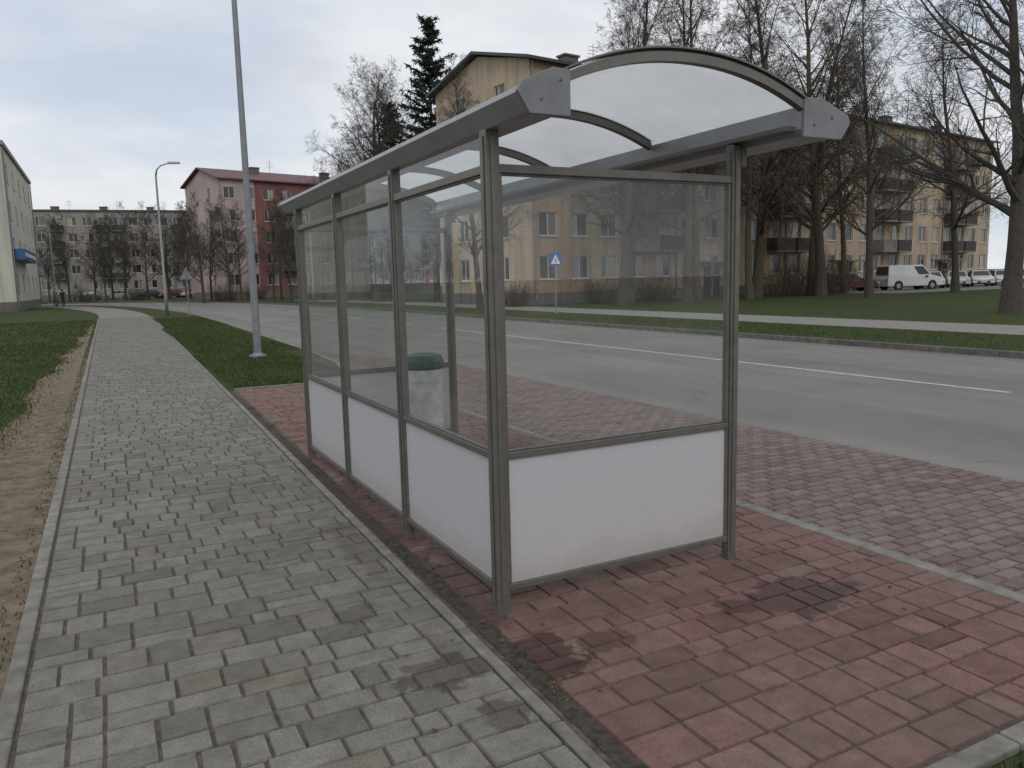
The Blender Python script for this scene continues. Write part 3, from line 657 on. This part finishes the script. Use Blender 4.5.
# ---------------------------------------------------------------- pedestrian
def pedestrian(x,y,rz,jacket,legs):
    e=empty('pedestrian',(x,y,0),rz)
    V=[];E=[];Rr=[]
    def v(p,r,par=None):
        V.append(p);Rr.append(r)
        if par is not None: E.append((par,len(V)-1))
        return len(V)-1
    pel=v((0,0,.93),.15); wa=v((0,0,1.08),.13,pel); ch=v((0,.02,1.3),.165,wa); nk=v((0,.02,1.47),.06,ch); hd0=v((0,.03,1.57),.07,nk)
    for s in (-1,1):
        f=s*.22
        h=v((s*.09,0,.88),.10,pel); kn=v((s*.10,f*.7+.05,.5),.065,h); an=v((s*.10,f*1.2-(.05 if s<0 else 0),.09),.045,kn); v((s*.11,f*1.2+.15-(.05 if s<0 else 0),.045),.04,an)
        sh_=v((s*.19,.02,1.40),.07,ch); el=v((s*.25,-f*.6,1.13),.05,sh_); wr=v((s*.24,-f*1.1+.1,.90),.032,el)
        pm=v((s*.24,-f*1.15+.12,.84),.03,wr)
        for q in range(4): v((s*.24,-f*1.15+.095+q*.019,.765-(.012 if q in(1,2) else 0)),.008,pm)
        v((s*.22,-f*1.15+.17,.80),.009,pm)
    me=bpy.data.meshes.new('body'); me.from_pydata(V,E,[]); o=bpy.data.objects.new('body',me); scn.collection.objects.link(o); o.parent=e
    o.modifiers.new('s','SKIN'); lay=me.skin_vertices[0] if me.skin_vertices else None
    if lay is None:
        bpy.context.view_layer.objects.active=o; bpy.ops.mesh.customdata_skin_add(); lay=me.skin_vertices[0]
    for i,r in enumerate(Rr): lay.data[i].radius=(r,r*.8 if r>.1 else r)
    lay.data[0].use_root=True
    s2=o.modifiers.new('ss','SUBSURF'); s2.levels=1; s2.render_levels=1
    m,t,b=newmat('clothes'); tc=t.nodes.new('ShaderNodeTexCoord'); sp=t.nodes.new('ShaderNodeSeparateXYZ'); lnk(t,tc.outputs['Object'],sp.inputs[0])
    r=ramp(t,math_(t,'DIVIDE',sp.outputs[2],2.0),[(0,(.02,.02,.02)),(.05,legs),(.44,jacket),(.735,(.42,.27,.2))]); r.color_ramp.interpolation='CONSTANT'; lnk(t,r.outputs[0],b.inputs['Base Color']); b.inputs['Roughness'].default_value=.9
    me.materials.append(m)
    skin=simple('skin',(.42,.27,.2),.6,var=.05); hair=simple('hair',(.04,.03,.02),.9)
    hd=MB(); hh=MB()
    pr=[(1.54,.045),(1.57,.068),(1.62,.082),(1.67,.086),(1.72,.075),(1.755,.04),(1.762,.01)]
    hd.tube([(0,.03,z) for z,_ in pr],[r for _,r in pr],14); hd.hexa([(-.012,.105,1.62),(.012,.105,1.62),(.012,.13,1.62),(-.012,.13,1.62),(-.006,.10,1.665),(.006,.10,1.665),(.006,.112,1.665),(-.006,.112,1.665)])
    for s in (-1,1): hd.box(s*.088-.008,s*.088+.008,.02,.045,1.62,1.67)
    hd.obj('head',[skin],e,smooth=True)
    hh.tube([(0,.015,z) for z in (1.62,1.68,1.74,1.775,1.785)],[.082,.094,.086,.05,.01],14); hh.obj('hair',[hair],e,smooth=True)
    fc=MB()
    for s in (-1,1): fc.box(s*.032-.01,s*.032+.01,.106,.112,1.655,1.663)
    fc.box(-.022,.022,.106,.112,1.59,1.598); fc.obj('eyes_and_mouth',[M_black],e)
pedestrian(-3.9,92,R(10),(.03,.03,.04),(.02,.025,.04)); pedestrian(-4.9,100,R(150),(.12,.03,.03),(.03,.03,.03))

# ---------------------------------------------------------------- light
W=bpy.data.worlds.new('World'); scn.world=W; W.use_nodes=True; t=W.node_tree; bg=t.nodes['Background']
sky=t.nodes.new('ShaderNodeTexSky'); sky.sky_type='NISHITA'; sky.sun_disc=False; SE,SR=R(38),R(200)
sky.sun_elevation=SE; sky.sun_rotation=SR
tc=t.nodes.new('ShaderNodeTexCoord'); sp=t.nodes.new('ShaderNodeSeparateXYZ'); lnk(t,tc.outputs['Generated'],sp.inputs[0])
zz=math_(t,'ADD',math_(t,'MAXIMUM',sp.outputs[2],0.0),.16)
cx=math_(t,'DIVIDE',sp.outputs[0],zz); cy=math_(t,'DIVIDE',sp.outputs[1],zz)
cb=t.nodes.new('ShaderNodeCombineXYZ'); lnk(t,cx,cb.inputs[0]); lnk(t,cy,cb.inputs[1])
def wn(sc,det,off):
    n=t.nodes.new('ShaderNodeTexNoise'); n.inputs['Scale'].default_value=sc; n.inputs['Detail'].default_value=det; n.inputs['Roughness'].default_value=.55
    mp=t.nodes.new('ShaderNodeMapping'); mp.inputs['Location'].default_value=(off,off*.7,0); lnk(t,cb.outputs[0],mp.inputs[0]); lnk(t,mp.outputs[0],n.inputs['Vector']); return n.outputs[0]
cov=ramp(t,wn(.75,7,3.1),[(.34,.4),(.50,.95),(.7,1)]).outputs[0]
cc=ramp(t,wn(1.1,7,9.3),[(.3,(6.8,7.0,7.5)),(.5,(8.2,8.35,8.7)),(.7,(9.4,9.5,9.7))]).outputs[0]
hz=ramp(t,sp.outputs[2],[(0,1),(.25,0)]).outputs[0]
cc=mix(t,cc,(8.6,8.7,8.9),math_(t,'MULTIPLY',hz,.6))
skm=mix(t,sky.outputs[0],(5.3,6.2,7.8),.75)
out=mix(t,skm,cc,cov)
lnk(t,out,bg.inputs[0]); bg.inputs[1].default_value=.10
sd=bpy.data.lights.new('sun','SUN'); sd.energy=.6; sd.angle=R(16); sd.color=(1,.95,.88); so=bpy.data.objects.new('sun',sd); scn.collection.objects.link(so)
dirv=Vector((math.sin(SR)*math.cos(SE),math.cos(SR)*math.cos(SE),math.sin(SE))); so.rotation_euler=dirv.to_track_quat('Z','Y').to_euler()
scn.view_settings.view_transform='Standard'; scn.view_settings.look='None'; scn.view_settings.exposure=0

# ---------------------------------------------------------------- camera
yaw,p,r=R(27.2),R(7.6),R(1.4)
H_=Vector((math.sin(yaw),math.cos(yaw),0)); R0=Vector((math.cos(yaw),-math.sin(yaw),0)); Z=Vector((0,0,1))
F=H_*math.cos(p)-Z*math.sin(p); U0=H_*math.sin(p)+Z*math.cos(p)
Rt=R0*math.cos(r)-U0*math.sin(r); U=R0*math.sin(r)+U0*math.cos(r)
cd=bpy.data.cameras.new('camera'); cam=bpy.data.objects.new('camera',cd); scn.collection.objects.link(cam); scn.camera=cam
M=Matrix((Rt,U,-F)).transposed().to_4x4(); M.translation=Vector((0,0,1.6)); cam.matrix_world=M
cd.sensor_width=36; cd.lens=780/1024*36; cd.clip_end=3000; cd.clip_start=.05
